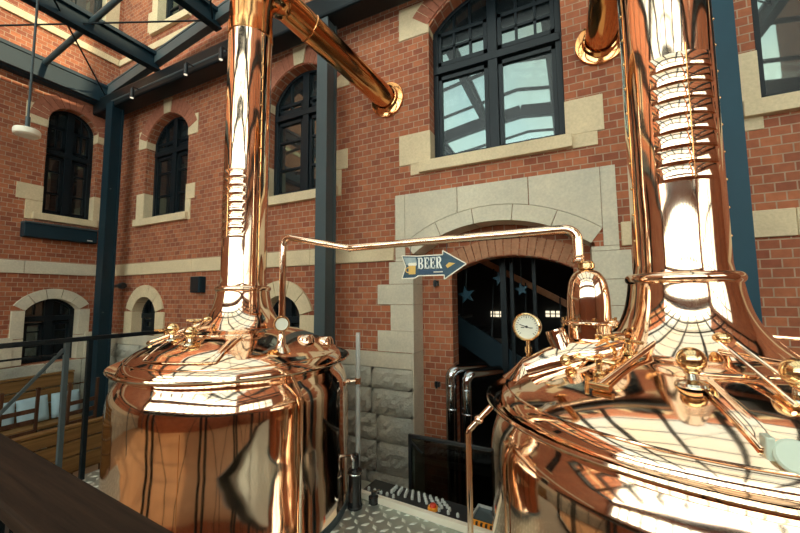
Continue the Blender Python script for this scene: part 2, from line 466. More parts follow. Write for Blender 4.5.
# on the left wall: local x -> world y reversed so that the window faces +x
TLW = Matrix(((0, -1, 0, XL), (1, 0, 0, 0), (0, 0, 1, 0), (0, 0, 0, 1)))
def sill(w, cx, half, z0, h, mat=STONE, out=.07, extra=.13):
    MB().box(cx-half-extra, cx+half+extra*.4, -out, .22, z0-h, z0).build('window_sill', mat, w, smooth=False, bevel=.006)
def quoins(w, cx, half, blocks, mat=STONE):
    mb = MB()
    for sg, wd, za, zb in blocks:
        a = cx+sg*(half-.006); b = a+sg*wd
        mb.box(min(a, b), max(a, b), -.012, .22, za, zb)
    mb.build('stone_block', mat, w, smooth=False, bevel=.005)

wb = window(1, *BIG[:2], BIG[2], BIG[3], BIG[4], 4.42, 'big', WGLASS, TF)
sill(wb, BIG[0], BIG[1], 3.24, .135)
quoins(wb, BIG[0], BIG[1], [(-1, .41, 3.24, 3.62), (-1, .26, 3.10, 3.24), (1, .34, 3.24, 3.60), (1, .28, 3.10, 3.24), (-1, .40, 4.86, 5.28), (1, .40, 4.86, 5.28)])
arch_band(MB(), BIG[0], BIG[3]+.03, BIG[1]+.01, BIG[4], .25, -.015, .2, 22).build('brick_arch', ARCHBRICK, wb, smooth=False)
wr = window(2, *RWIN[:2], RWIN[2], RWIN[3], RWIN[4], 4.42, 'big', WGLASS, TF)
sill(wr, RWIN[0], RWIN[1], 3.24, .135)
quoins(wr, RWIN[0], RWIN[1], [(-1, .20, 3.0, 3.68), (1, .34, 3.1, 3.62), (-1, .40, 4.86, 5.28), (1, .4, 4.86, 5.28)])
arch_band(MB(), RWIN[0], RWIN[3]+.03, RWIN[1]+.01, RWIN[4], .25, -.015, .2, 22).build('brick_arch', ARCHBRICK, wr, smooth=False)
for i, (cx, h) in enumerate(NAR):
    w = window(3+i, cx, h, 3.12, 4.62, .42, 4.40, 'narrow', WGLASS if i else WGLASS_D, TF)
    sill(w, cx, h, 3.12, .13, extra=.22)
    quoins(w, cx, h, [(-1, .24, 3.12, 3.62), (1, .14, 2.99, 3.345), (1, .24, 3.35, 3.62), (-1, .26, 4.5, 4.86), (1, .26, 4.5, 4.86)])
    arch_band(MB(), cx, 4.63, h+.01, .42, .24, -.015, .2, 18).build('brick_arch', ARCHBRICK, w, smooth=False)
    k = MB(); k.prism([(cx-.09, 5.05), (cx+.09, 5.05), (cx+.12, 5.32), (cx-.12, 5.32)], -.03, .2); k.build('keystone', STONE, w, smooth=False, bevel=.005)
w = window(5, LW[0], LW[1], 3.14, 4.82, .36, 4.32, 'narrow', WGLASS_D, TLW)
sill(w, LW[0], LW[1], 3.14, .12, extra=.12)
quoins(w, LW[0], LW[1], [(-1, .22, 3.02, 3.345), (-1, .34, 3.35, 3.62), (1, .14, 3.02, 3.62), (-1, .3, 4.7, 5.06), (1, .14, 4.7, 5.06)])
arch_band(MB(), LW[0], 4.83, LW[1]+.01, .36, .24, -.015, .2, 14).build('brick_arch', ARCHBRICK, w, smooth=False)
w = window(6, .6, .37, 3.14, 4.82, .36, 4.32, 'narrow', WGLASS_D, TLW)
sill(w, .6, .37, 3.14, .12)
arch_band(MB(), .6, 4.83, .38, .36, .24, -.015, .2, 14).build('brick_arch', ARCHBRICK, w, smooth=False)
w = window(7, LL[0], LL[1], .55, 1.45, .2, 1.3, 'narrow', WGLASS_D, TLW)
mb = arch_band(MB(), LL[0], 1.45, LL[1]-.006, .2, .176, -.03, .22, 5)
for sg in (-1, 1):
    for za, zb in ((.55, .98), (.99, 1.45)):
        a = LL[0]+sg*(LL[1]-.006); b = a+sg*.166; mb.box(min(a, b), max(a, b), -.03, .22, za, zb)
mb.build('stone_surround', STONE_G, w, smooth=False, bevel=.005)
w = window(8, .4, .37, .55, 1.45, .2, 1.3, 'narrow', WGLASS_D, TLW)
arch_band(MB(), .4, 1.45, .372, .2, .17, -.03, .22, 5).build('stone_surround', STONE_G, w, smooth=False, bevel=.005)
for i, (cx, h) in enumerate(LOW):
    w = window(9+i, cx, h, .98, 1.40, .27, 1.32, 'narrow', WGLASS_D, TF)
    mb = arch_band(MB(), cx, 1.40, h-.006, .27, .216, -.03, .22, 5)
    for sg in (-1, 1):
        a = cx+sg*(h-.006); b = a+sg*.246; mb.box(min(a, b), max(a, b), -.03, .22, .98, 1.40)
    mb.build('stone_surround', STONE, w, smooth=False, bevel=.005)
for i, (cx, h) in enumerate(UP):
    w = window(11+i, cx, h, 6.9, 8.5, .3, 8.2, 'narrow', WGLASS, TF)
    sill(w, cx, h, 6.9, .14)
    quoins(w, cx, h, [(s_, wd, za, zb) for s_ in (-1, 1) for wd, za, zb in ((.3, 6.9, 7.3), (.18, 7.3, 7.7), (.3, 7.7, 8.1), (.18, 8.1, 8.5))])
for i, y in enumerate((LW[0], .6)):
    w = window(15+i, y, .37, 6.9, 8.5, .25, 8.2, 'narrow', WGLASS_D, TLW)
    sill(w, y, .37, 6.9, .14)
    quoins(w, y, .37, [(s_, .24, 6.9, 8.5) for s_ in (-1, 1)])
stone_run('trim_7', [(XL-.05, XL+.04, -6, 3.8, 6.45, 6.58)], STONE)
stone_run('trim_8', [(XL, 6, YF-.04, YF+.05, 6.45, 6.58)], STONE)

# ------------------------------------------------------------------ doorway
D = struct(empty('door_1'))
def portal():
    # sandstone surround: frontal slab with an arched opening, joints left as fine grooves
    J = .004
    y0, y1 = YF-.02, YF+.27
    mb = MB()
    cx, half, zs, rise = DOORC, .93, 2.14, .31
    R = (half*half+rise*rise)/(2*rise); zc = zs+rise-R; a = math.asin(half/R)
    th = .17
    # voussoirs
    n = 5
    for i in range(n):
        t0 = -a+2*a*i/n+.002; t1 = -a+2*a*(i+1)/n-.002
        ts = [t0+(t1-t0)*j/6 for j in range(7)]
        mb.prism([(cx+R*math.sin(t), zc+R*math.cos(t)) for t in ts]+[(cx+(R+th)*math.sin(t), zc+(R+th)*math.cos(t)) for t in reversed(ts)], y0, y1)
    # spandrel blocks above the voussoirs
    Ro = R+th+J
    def zo(x):
        q = Ro*Ro-(x-cx)**2
        return zc+math.sqrt(max(0, q))
    xe = cx+Ro*math.sin(a)
    xl, xr, zt = -1.90, .42, 2.875
    cuts = [2*cx-xe, -1.12, -.36, xe]
    for x0, x1 in zip(cuts[:-1], cuts[1:]):
        xs = [x0+J+(x1-x0-2*J)*k/10 for k in range(11)]
        mb.prism([(x, zo(x)) for x in xs]+[(xs[-1], zt), (xs[0], zt)], y0, y1)
    zj = zo(xe)
    for s0, s1 in ((xl, 2*cx-xe), (xe, xr)):
        mb.prism([(s0, zj-.17), (s1, zj-.17), (s1, zt), (s0, zt)], y0, y1)
    # jamb blocks below, alternately long and short
    for s, edge in ((-1, cx-half), (1, cx+half)):
        ztop = zj-.17-J
        for L, zb in ((.30, 2.06), (.32, 1.79), (.48, 1.545), (.30, 1.235), (.48, .985), (.62, .56), (.62, .26), (.62, -.05), (.62, -.4), (.62, GZ)):
            b = edge+s*L if zb < 2.0 else (xl if s < 0 else xr)
            if zb < .6: 
                if s < 0: b = edge - .03
            mb.box(min(edge, b), max(edge, b), y0 if zb > .9 else y0-.01, y1, zb+J, ztop); ztop = zb
    return mb
portal().build('stone_surround', STONE_G, D, smooth=False, bevel=.003)
# inner brick wall with its own arch
ib = holed_wall('brick_reveal', [(-1.8, GZ), (.32, GZ), (.32, 2.6), (-1.8, 2.6)], [[(-1.29, GZ+.02), (.03, GZ+.02)] + arch_pts(-.63, 1.93, .66, .165)], .22, lambda u, v, w: (u, 4.12+.11-w, v), BRICK); ib.parent = D
arch_band(MB(), -.63, 1.94, .665, .165, .2, 4.105, 4.3, 17, .009).build('brick_arch', ARCHBRICK_O, D, smooth=False)
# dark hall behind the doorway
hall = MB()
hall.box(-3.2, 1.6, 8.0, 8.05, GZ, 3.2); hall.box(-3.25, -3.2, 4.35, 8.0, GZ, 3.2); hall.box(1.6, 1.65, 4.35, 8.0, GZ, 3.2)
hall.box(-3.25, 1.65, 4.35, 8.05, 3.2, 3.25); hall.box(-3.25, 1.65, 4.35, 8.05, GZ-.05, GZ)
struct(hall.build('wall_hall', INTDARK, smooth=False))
dm = MB()
dm.box(-.80, -.73, 4.55, 4.62, GZ, 2.6); dm.box(-.68, -.64, 4.55, 4.62, GZ, 2.6); dm.box(-.42, -.38, 4.55, 4.6, GZ, 2.6)
dm.box(-1.7, .4, 4.55, 4.62, 2.28, 2.36)
dm.build('door_frame', STEELDARK, D, smooth=False)
for i, (xa, za) in enumerate(((-1.62, 1.18), (-.50, 1.20))):
    w = struct(empty('window_%d' % (40+i)))
    mb = MB()
    for k in range(3):
        for j in range(2): mb.box(xa+k*.1, xa+k*.1+.075, 7.96, 7.99, za+j*.07, za+j*.07+.05)
    mb.build('pane', LITWIN, w, smooth=False)
def star(name, label, loc, r):
    poly = []
    for k in range(10):
        a = PI/2+k*PI/5+.2; q = r if k % 2 == 0 else r*.42; poly.append((q*math.cos(a), q*math.sin(a)))
    t = thing(name, label, 'star', loc)
    MB().prism(poly, -.015, .015).build('star_plate', STEELTEAL, t, smooth=False, bevel=.003)
    MB().cyl((0, 0, r*.8), (0, 0, 2.36-loc[2]-.0), .004, 8).build('hanging_wire', STEELGREY, t)
star('hanging_star', 'small dull blue-grey star hung behind the doorway, nearest the brick jamb', (-1.24, 4.585, 1.66), .12)
star('hanging_star', 'small dull blue-grey star hung high in the doorway beside the dark mullion', (-.82, 4.66, 1.86), .10)
star('hanging_star', 'small dull blue-grey star hung in the doorway right of the dark mullions', (-.56, 4.66, 1.72), .09)
st = thing('staircase', 'dark steel staircase with a brown handrail crossing inside the arched doorway', 'staircase', (-.7, 5.4, GZ))
MB().bar((-1.2, -.25, 2.35), (1.1, -.25, .9), .06, .34).build('stringer', STEELBLUE, st, smooth=False)
MB().bar((-1.1, .1, 3.46), (1.25, .1, 2.12), .05, .09).build('handrail', ARCHBRICK_O, st, smooth=False, bevel=.01)
for k in range(5):
    xx = -.8+k*.45; MB().bar((xx, .1, 3.27-.485*(xx+.8)), (xx, -.25, 2.1-.63*(xx+.8)), .02, .02).build('baluster', STEELDARK, st, smooth=False)
for k in range(7): MB().box(-1.1+k*.3, -.8+k*.3, -.25, .5, 2.25-k*.19, 2.29-k*.19).build('tread', STEELDARK, st, smooth=False)
MB().box(1.0, 1.1, -.28, -.2, 0, 1.0).build('post', STEELDARK, st, smooth=False)
MB().box(-1.15, -1.07, -.28, -.2, 0, 2.4).build('post', STEELDARK, st, smooth=False)
for i, (z, lab) in enumerate(((1.80, 'small black hinge block high on the brick door jamb under the sign'), (.60, 'small black hinge block low on the brick door jamb'))):
    h = thing('jamb_hinge', lab, 'hinge', (-1.485, 4.12, z))
    MB().box(-.03, .03, -.05, 0, -.03, .03).build('hinge_block', BLACKM, h, smooth=False, bevel=.006)
    MB().cyl((-.0, -.055, -.04), (0, -.055, .04), .014).build('hinge_pin', BLACKM, h)

def elbow(p0, p1, p2, r, n=8):
    """points from p0 to p2 with a rounded bend of radius r at p1"""
    p0, p1, p2 = Vector(p0), Vector(p1), Vector(p2); a = (p0-p1).normalized(); b = (p2-p1).normalized()
    th = a.angle(b); d = r/math.tan(th/2); out = [p0]
    s, e = p1+a*d, p1+b*d; c = p1+(a+b).normalized()*(r/math.sin(th/2))
    for k in range(n+1):
        v0, v1 = s-c, e-c; w = v0.angle(v1); t = k/n
        v = (v0*math.sin((1-t)*w)+v1*math.sin(t*w))/math.sin(w); out.append(c+v)
    out.append(p2); return out
for i, (xx, yy, zz, lab) in enumerate(((-1.28, 3.98, .80, 'shiny dark elbow pipe against the brick jamb of the doorway'), (-1.10, 4.0, .76, 'shorter shiny dark elbow pipe right of the taller one in the doorway'))):
    p = thing('vent_pipe', lab, 'pipe', (xx, yy, GZ), group='dark pipes in the doorway')
    h = zz-GZ
    MB().tube(elbow((0, 0, 0), (0, 0, h), (.30, .36, h), .09), .062, 20).build('pipe', CHROME, p)
    for q in (h-.42, h-.16): MB().ring((0, 0, q), .062, .008, 24, 8).build('joint_ring', CHROME, p)

# ------------------------------------------------------------------ roof
RS = .14
def zr(x): return 5.72+RS*(x+8.1) if x < -1 else 5.72+RS*7.1-RS*(x+1)
C = struct(empty('ceiling'))
YR0, YR1 = -6.1, 3.62
px = [-8.1, -6.55, -4.95, -3.4, -1.95, -.2, 1.4, 3.0, 4.6, 6.05]
g = MB()
for a, b in ((-8.15, -1.0), (-1.0, 6.1)):
    g.add([(a, YR0, zr(a)+.09), (b, YR0, zr(b)+.09), (b, YR1+.2, zr(b)+.09), (a, YR1+.2, zr(a)+.09), (a, YR0, zr(a)+.1), (b, YR0, zr(b)+.1), (b, YR1+.2, zr(b)+.1), (a, YR1+.2, zr(a)+.1)],
          [(0, 1, 2, 3), (7, 6, 5, 4), (0, 4, 5, 1), (1, 5, 6, 2), (2, 6, 7, 3), (3, 7, 4, 0)])
g.build('glass_pane', ROOFGLASS, C, smooth=False)
for x in px:
    mb = MB(); big = x in (-8.1, 6.05)
    mb.box(x-.07, x+.07, YR0, YR1, zr(x)-.22 if not big else zr(x)-.28, zr(x)-.19 if not big else zr(x)-.25)
    mb.box(x-.012, x+.012, YR0, YR1, zr(x)-.22, zr(x)+.05)
    mb.box(x-.07, x+.07, YR0, YR1, zr(x)+.03, zr(x)+.09)
    if big: mb.box(x-.05, x+.05, YR0, YR1, zr(x)-.25, zr(x)+.05)
    mb.build('purlin', STEELBLUE, C, smooth=False)
for y in (2.62, 1.55, .4, -.8, -2.0, -3.2, -4.4, -5.6):
    mb = MB(); mb.tube([(-8.1, y, zr(-8.1)), (-1, y, zr(-1))], .042, 14); mb.tube([(-1, y, zr(-1)), (6.05, y, zr(6.05))], .042, 14)
    mb.build('rafter_tube', STEELGREY, C)
mb = MB()
for a, b in ((-8.1, -1), (-1, 6.1)):
    mb.bar((a, 3.6, zr(a)), (b, 3.6, zr(b)), .12, .20)
mb.build('edge_beam', STEELGREY, C, smooth=False)
mb = MB(); mb.bar((-8.1, 3.56, zr(-8.1)+.1), (-1, 3.56, zr(-1)+.1), .06, .03); mb.build('glazing_trim', STEELGREY, C, smooth=False)
for y in (-1.4, -3.6):
    for a, b in ((-8.1, -1), (-1, 6.1)): MB().bar((a, y, zr(a)-.25), (b, y, zr(b)-.25), .16, .30).build('cross_beam', STEELDARK, C, smooth=False)
MB().box(XL, 6.1, 3.42, 3.72, 5.22, 5.52).build('facade_beam', STEELDARK, C, smooth=False, bevel=.03)
MB().box(XL, XL+.18, YR0, 3.72, 5.42, 5.74).build('wall_beam', STEELBLUE, C, smooth=False, bevel=.02)
MB().box(-8.1, 6.05, -6.0, -5.8, 5.2, 5.5).build('rear_beam', STEELDARK, C, smooth=False)
for a, b in (((-8.05, 3.5, 5.62), (-5.0, .95, 6.05)), ((-8.05, 1.55, 5.62), (-5.0, 3.5, 6.05)), ((-8.05, -1.0, 5.62), (-5.0, 1.55, 6.05)), ((-4.95, .9, 6.05), (-1.95, 3.5, 6.5)), ((-4.95, 3.5, 6.05), (-1.95, .9, 6.5)), ((-.2, 3.5, 6.5), (3.0, .9, 6.1)), ((-.2, .9, 6.5), (3.0, 3.5, 6.1))):
    MB().cyl(a, b, .013, 8).build('brace_rod', STEELDARK, C)

def column(x0, x1, y0, y1, z1, label, m):
    t = thing('steel_column', label, 'column', ((x0+x1)/2, (y0+y1)/2, GZ))
    w, d, h = (x1-x0)/2, (y1-y0)/2, z1-GZ
    mb = MB(); mb.box(-w, w, -d, -d+.03, .02, h); mb.box(-w, w, d-.03, d, .02, h); mb.box(-w+.02, w-.02, -d+.03, d-.03, .02, h)
    mb.build('shaft', m, t, smooth=False)
    MB().box(-w-.05, w+.05, -d-.05, d+.05, 0, .02).build('base_plate', m, t, smooth=False)
    for z in (2.35, 4.6): MB().cyl((w-.005, -d+.05, z), (w+.012, -d+.05, z), .012, 10).build('bolt', STEELGREY, t)
column(-7.74, -7.53, 3.40, 3.60, 5.3, 'dark steel column in the far corner of the court, left of the kettles', STEELBLUE)
column(-2.815, -2.655, 3.45, 3.66, 5.3, 'grey steel column standing behind the left kettle', STEELGREY)
column(1.03, 1.23, 3.46, 3.66, 5.3, 'blue steel column standing behind the right kettle', STEELTEAL)

def spot(x, z, lab):
    t = thing('spotlight', lab, 'spotlight', (x, 3.30, z), group='spotlights under the roof beam')
    MB().cyl((0, 0, .0), (0, 0, .16), .032, 16).build('lamp_housing', BLACKM, t)
    MB().cyl((0, 0, -.006), (0, 0, .004), .026, 16).build('lens', LAMPGLOW, t)
    MB().tube([(0, 0, .16), (0, 0, .2), (0, .13, .2)], .009, 8).build('bracket', BLACKM, t)
spot(-5.25, 5.10, 'middle of three small black spotlights under the roof beam')
spot(-6.7, 5.10, 'left one of three small black spotlights, over the narrow arched window')
spot(-4.45, 5.10, 'right one of three small black spotlights, just left of the copper stack')
MB_rail = MB().cyl((-7.6, 3.43, 5.33), (-3.6, 3.43, 5.33), .02, 12)
lt = tag(MB_rail.build('lighting_track', STEELGREY), 'thin grey lighting rail fixed along the dark roof beam', 'track')

# pendant lamp
pl = thing('pendant_lamp', 'white disc pendant lamp hanging on a long cord from the glass roof', 'lamp', (-5.0, 1.53, 3.33))
MB().lathe([(0.001, 0), (.094, 0), (.104, .010), (.106, .05), (.098, .066), (.03, .085), (.001, .085)], 48).build('lamp_shade', CREAM, pl)
MB().lathe([(.001, -.004), (.08, -.004), (.08, .004), (.001, .004)], 40).build('diffuser', WHITE, pl)
MB().tube([(0, 0, .085), (0, 0, .2)], .02, 12).build('cord_grip', STEELGREY, pl)
MB().tube([(0, 0, .2), (0, 0, zr(-5)-.16-3.33)], .011, 8).build('cord', STEELGREY, pl)

# ------------------------------------------------------------------ kettles
PROF = [(.345, 1.41), (.37, 1.397), (.46, 1.372), (.58, 1.325), (.67, 1.283), (.738, 1.24), (.786, 1.197), (.807, 1.165), (.814, 1.14)]
def lid_z(r):
    P = PROF
    for (r0, z0), (r1, z1) in zip(P[:-1], P[1:]):
        if r0 <= r <= r1: return z0+(z1-z0)*(r-r0)/(r1-r0)
    return P[0][1] if r < P[0][0] else P[-1][1]
def smooth_prof(P, k=4):
    out = []
    for i in range(len(P)-1):
        p0, p1, p2, p3 = P[max(i-1, 0)], P[i], P[i+1], P[min(i+2, len(P)-1)]
        for j in range(k):
            t = j/k
            out.append(tuple(.5*(2*p1[d]+(p2[d]-p0[d])*t+(2*p0[d]-5*p1[d]+4*p2[d]-p3[d])*t*t+(3*p1[d]-p0[d]-3*p2[d]+p3[d])*t**3) for d in (0, 1)))
    out.append(P[-1]); return out

def t_clamp(root, x, y, ang, sc=1.):
    """brass swing clamp: foot, bolt, cross handle and wing nut"""
    z = lid_z(math.hypot(x, y))
    c = empty('clamp', (x, y, z-.006), ang, root); c['label'] = 'brass swing clamp'
    # one mesh for the clamp body, one for each moving piece
    c2 = c
    MB().lathe([(.022, 0), (.022, .012), (.012, .02), (.010, .045), (.016, .05), (.016, .062), (.001, .066)], 20).build('clamp_foot', BRASS, c2)
    MB().tube([(-.055, 0, .052), (.085, 0, .066)], .0075, 10).build('swing_bolt', BRASS, c2)
    MB().tube([(.085, -.055, .066), (.085, .055, .066)], [.009, .009], 12).build('cross_handle', BRASS, c2)
    MB().tube([(.045, -.035, .06), (.045, .035, .06)], .008, 12).build('wing_nut', BRASS, c2)
    return c

def ball_valve(root, x, y, R=.042):
    z = lid_z(math.hypot(x, y))
    b = empty('ball_knob', (x, y, z-.004), 0, root); b['label'] = 'brass and nickel ball knob'
    MB().lathe([(.001, 0), (.046, 0), (.05, .006), (.046, .014), (.03, .018), (.018, .024), (.014, .05), (.001, .05)], 28).build('knob_base', STEELN, b)
    MB().sphere((0, 0, .046+R), R, 16).build('ball', BRASS, b)
    MB().ring((0, 0, .05), .017, .006, 20, 8).build('neck_ring', BRASS, b)
    return b

def kettle(loc, label, wall_pt, is_right):
    K = thing('brew_kettle', label, 'kettle', (*loc, 0), 0, 'copper brew kettles')
    n = 128
    body = [(.86, 0), (.86, .015), (.845, .03), (.845, .60), (.845, .86), (.842, .93), (.83, .99), (.808, 1.045), (.785, 1.08), (.772, 1.105)]
    body = [(r*1.03, z) for r, z in body]
    MB().lathe(body, n).build('vessel_body', COPPER, K, angle=60)
    for a in (-62, 35, 128, 215):
        t = math.radians(a)
        MB().tube([(.871*math.cos(t), .871*math.sin(t), .03), (.871*math.cos(t), .871*math.sin(t), .86)], .0018, 6).build('body_seam', COPPER_D, K)
    MB().lathe([(.888, 0), (.888, .02), (.880, .045), (.868, .045)], n, closed=False).build('base_ring', STEELGREY, K)
    rim = [(.772, 1.10), (.80, 1.112), (.835, 1.13), (.85, 1.143), (.856, 1.152), (.853, 1.160), (.845, 1.159), (.83, 1.148), (.805, 1.137), (.785, 1.132)]
    rim = [(r*1.03, z) for r, z in rim]
    MB().lathe(rim, n, closed=False).build('rim', COPPER, K, angle=50)
    MB().lathe(smooth_prof(PROF[::-1])[::1], n, closed=False).build('lid', COPPER, K, angle=50)
    MB().ring((0, 0, 1.205), .782, .005, 96, 8).build('lid_bead', COPPER, K)
    flare = smooth_prof([(.37, 1.393), (.345, 1.41), (.30, 1.45), (.262, 1.50), (.235, 1.56), (.218, 1.63), (.208, 1.70), (.20, 1.725)])
    MB().lathe(flare, 96, closed=False).build('stack_base', COPPER, K, angle=50)
    mb = MB(); mb.ring((0, 0, 1.718), .194, .026, 96, 14); mb.build('collar_ring', COPPER, K, angle=60)
    # stack, then the bend that carries it to the wall
    R = .18
    MB().lathe([(.195, 1.70), (.185, 1.74), (R, 1.78), (R, 4.02)], 96, closed=False).build('stack', COPPER, K, angle=50)
    MB().lathe([(R, 3.93), (R+.008, 3.935), (R+.008, 4.03), (R, 4.035)], 96, closed=False).build('stack_band', COPPER_D, K)
    wx, wy, wz = wall_pt[0]-loc[0], wall_pt[1]-loc[1], wall_pt[2]
    d = Vector((wx, wy, 0)); apex = Vector((0, 0, 4.56))
    pts = elbow((0, 0, 4.0), apex, (wx, wy, wz), .30, 14)
    # taper the duct: stack radius at the bend, slimmer beyond it
    rr = [R]*(len(pts)-1)+[.135]
    rr = [R+(.14-R)*min(1, max(0, i-2)/12) for i in range(len(pts))]
    MB().tube(pts, rr, 40, cap=False).build('vent_duct', COPPER_D, K, angle=60)
    dirv = (pts[-1]-pts[-2]).normalized()
    q = Vector((0, 0, 1)).rotation_difference(dirv).to_matrix().to_4x4()
    MB().ring(pts[-2]+dirv*.25, .141, .008, 48, 10, q).build('duct_joint', COPPER_D, K)
    Mf = Matrix.Rotation(PI/2, 4, 'X')
    fl = MB(); fl.lathe([(.14, .0), (.215, .0), (.225, .012), (.22, .028), (.19, .034), (.165, .045), (.15, .075), (.14, .08)], 64, (wx, wy, wz), Mf, closed=False)
    fl.build('wall_flange', COPPER_D, K)
    # louvres on the stack facing the court
    th0 = math.radians(-82)
    for k in range(8):
        z1 = 2.70-k*.0715; h = .068; mb = MB(); na, nv = 24, 8; vs = []
        for j in range(nv+1):
            v = j/nv
            for i in range(na+1):
                u = -1+2*i/na
                edge = max(0, 1-abs(u)**8)
                prof = (math.sin(v*PI*.62))**.8*.009 if v < .9 else .006
                a = th0+u*math.radians(40); r = R+.001+prof*edge
                vs.append((r*math.cos(a), r*math.sin(a), z1-h*v))
        for i in range(na+1):
            u = -1+2*i/na; a = th0+u*math.radians(40); vs.append(((R-.004)*math.cos(a), (R-.004)*math.sin(a), z1-h))
        fs = [(j*(na+1)+i, j*(na+1)+i+1, (j+1)*(na+1)+i+1, (j+1)*(na+1)+i) for j in range(nv+1) for i in range(na)]
        mb.add(vs, fs); mb.build('louver', COPPER, K, angle=50)
    # hatch over the louvers' top: slim rod with hook
    mb = MB(); mb.tube([((R+.022)*math.cos(th0), (R+.022)*math.sin(th0), 2.13), ((R+.024)*math.cos(th0), (R+.024)*math.sin(th0), 2.72)], .0028, 6)
    mb.build('louver_seam', COPPER_D, K)
    for a in (-8, -165, 60):
        t = math.radians(a)
        for j in range(17):
            z = 1.9+j*.125; MB().sphere((0, 0, 0), .007, 6).build('rivet', BRASS, K, ((R+.001)*math.cos(t), (R+.001)*math.sin(t), z))
        MB().tube([((R)*math.cos(t+.05), R*math.sin(t+.05), 1.78), (R*math.cos(t+.05), R*math.sin(t+.05), 3.93)], .0035, 6).build('stack_seam', COPPER_D, K)
    # manway hatch on the lid
    ha = math.radians(-72); ra, rb, wa = .47, .745, math.radians(24)
    def hp(u, v, off):
        r = ra+(rb-ra)*v; a = ha+u*wa*(.62/r); return (r*math.cos(a), r*math.sin(a), lid_z(r)+off)
    hb = MB(); nu, nv = 20, 10; vs = []
    for j in range(nv+1):
        for i in range(nu+1):
            u = -1+2*i/nu; v = j/nv; e = min(1, (1-abs(u))*12, v*8, (1-v)*8)
            vs.append(hp(u, v, .004+.014*e**.5))
    fs = [(j*(nu+1)+i, j*(nu+1)+i+1, (j+1)*(nu+1)+i+1, (j+1)*(nu+1)+i) for j in range(nv) for i in range(nu)]
    hb.add(vs, fs)
    hatch = hb.build('manway_hatch', COPPER, K, angle=60)
    border = [hp(-1, v/10, .012) for v in range(11)]+[hp(u/10, 1, .012) for u in range(-9, 11)]+[hp(1, 1-v/10, .012) for v in range(1, 11)]+[hp(-u/10, 0, .012) for u in range(-9, 11)]
    MB().tube(border, .006, 8).build('hatch_edge', COPPER, hatch)
    # lever rods from the flare to the hatch, with end disc
    for dx in (0, .045):
        mb = MB(); mb.tube([(.02+dx, -.36, 1.475), (.10+dx*1.2, -.62, lid_z(.63)+.035)], .0075, 10); mb.build('lever_rod', COPPER, K)
    ld = MB(); ld.sphere((.03, -.345, 1.49), .03, 12, (1, 1, .7)); ld.build('lever_pivot', BRASS, K)
    Mq = Matrix.Rotation(math.radians(62), 4, 'X')
    if is_right:
        ds = MB(); ds.lathe([(.001, 0), (.038, 0), (.042, .005), (.042, .012), (.037, .016), (.001, .016)], 40, (.032, -.755, lid_z(.755)+.012), Mq)
        ds.build('cover_disc', PALE, K)['label'] = 'pale green cover disc'
        MB().box(-.02, .0, -.76, -.72, lid_z(.755)-.02, lid_z(.755)+.055).build('disc_bracket', PALE, K, bevel=.004)
    ball_valve(K, -.105, -.515); ball_valve(K, .14, -.545)
    MB().tube([(.03, -.30, 1.435), (.14, -.505, 1.43)], .011, 12).build('valve_rod', COPPER, K)
    t_clamp(K, -.37, -.40, math.radians(165)); t_clamp(K, -.25, -.25, math.radians(150))
    MB().tube([(-.15, -.235, lid_z(.36)+.05), (-.385, -.52, lid_z(.645)+.022)], .011, 12).build('hinge_rod', COPPER, K)
    MB().tube([(-.405, -.50, lid_z(.645)+.022), (-.345, -.54, lid_z(.645)+.022)], .013, 12).build('hinge_bar', BRASS, K)
    return K

KL = kettle((-2.485, 2.13), 'left copper brew kettle with tall riveted stack, beside the far railing', (-2.0, YF-.005, 4.13), False)
KR = kettle((.455, 2.025), 'right copper brew kettle, closest to the viewer, with round pressure gauge', (.36, YF-.005, 4.12), True)

# extras of the left kettle
def on(K, p): return (p[0]-K.location.x, p[1]-K.location.y, p[2])
MB().tube(elbow(on(KL, (-1.683, 1.848, 1.135)), on(KL, (-1.632, 1.89, .99)), on(KL, (-1.632, 1.89, 0)), .05), .011, 12).build('drain_pipe', COPPER, KL)
lt_ = on(KL, (-1.70, 2.68, .04))
MB().cyl(lt_, (lt_[0], lt_[1], 1.335), .021, 16).build('level_tube', TUBEGLASS, KL)['label'] = 'clear upright level tube'
MB().cyl(lt_[:2]+(0,), lt_[:2]+(.05,), .026, 16).build('tube_foot', CHROME, KL)
mb = MB(); mb.tube([(.70, .49, .92), (lt_[0], lt_[1], .92)], .013, 12); mb.cyl((lt_[0], lt_[1], .895), (lt_[0], lt_[1], .945), .026, 14); mb.sphere((.715, .50, .92), .022, 8); mb.build('tube_fitting', COPPER, KL)
for a, r in ((.15, .6), (.5, .68)):
    z = lid_z(r); x, y = r*math.cos(a), r*math.sin(a)
    nb = MB(); nb.lathe([(.075, -.02), (.07, .015), (.055, .035), (.045, .03), (.04, .02), (.001, .02)], 32, (x, y, z)); nb.build('lid_nozzle', COPPER, KL)

# extras of the right kettle
mb = MB(); g0 = Vector((-.665, -.09, lid_z(.65)-.055))
mb.lathe([(.13, 0.0), (.09, .03), (.055, .065), (.034, .09), (.026, .10), (.001, .10)], 40, g0); mb.build('gauge_nozzle', COPPER, KR, angle=60)
G = empty('pressure_gauge', (g0.x, g0.y, g0.z+.10), math.radians(-14), KR)
MB().lathe([(.011, 0), (.011, .02), (.017, .022), (.017, .05), (.01, .052), (.01, .085)], 18).build('stem', BRASS, G)
Mg = Matrix.Rotation(PI/2, 4, 'X')
MB().lathe([(.001, -.03), (.05, -.03), (.066, -.02), (.07, .005), (.07, .02), (.064, .024), (.06, .018), (.06, .01)], 48, (0, 0, .152), Mg, closed=False).build('bezel', BRASS, G)
dial = MB().lathe([(.001, .0), (.061, .0), (.061, .011), (.001, .011)], 40, (0, 0, .152), Mg).build('dial', DIALM, G)
mb = MB()
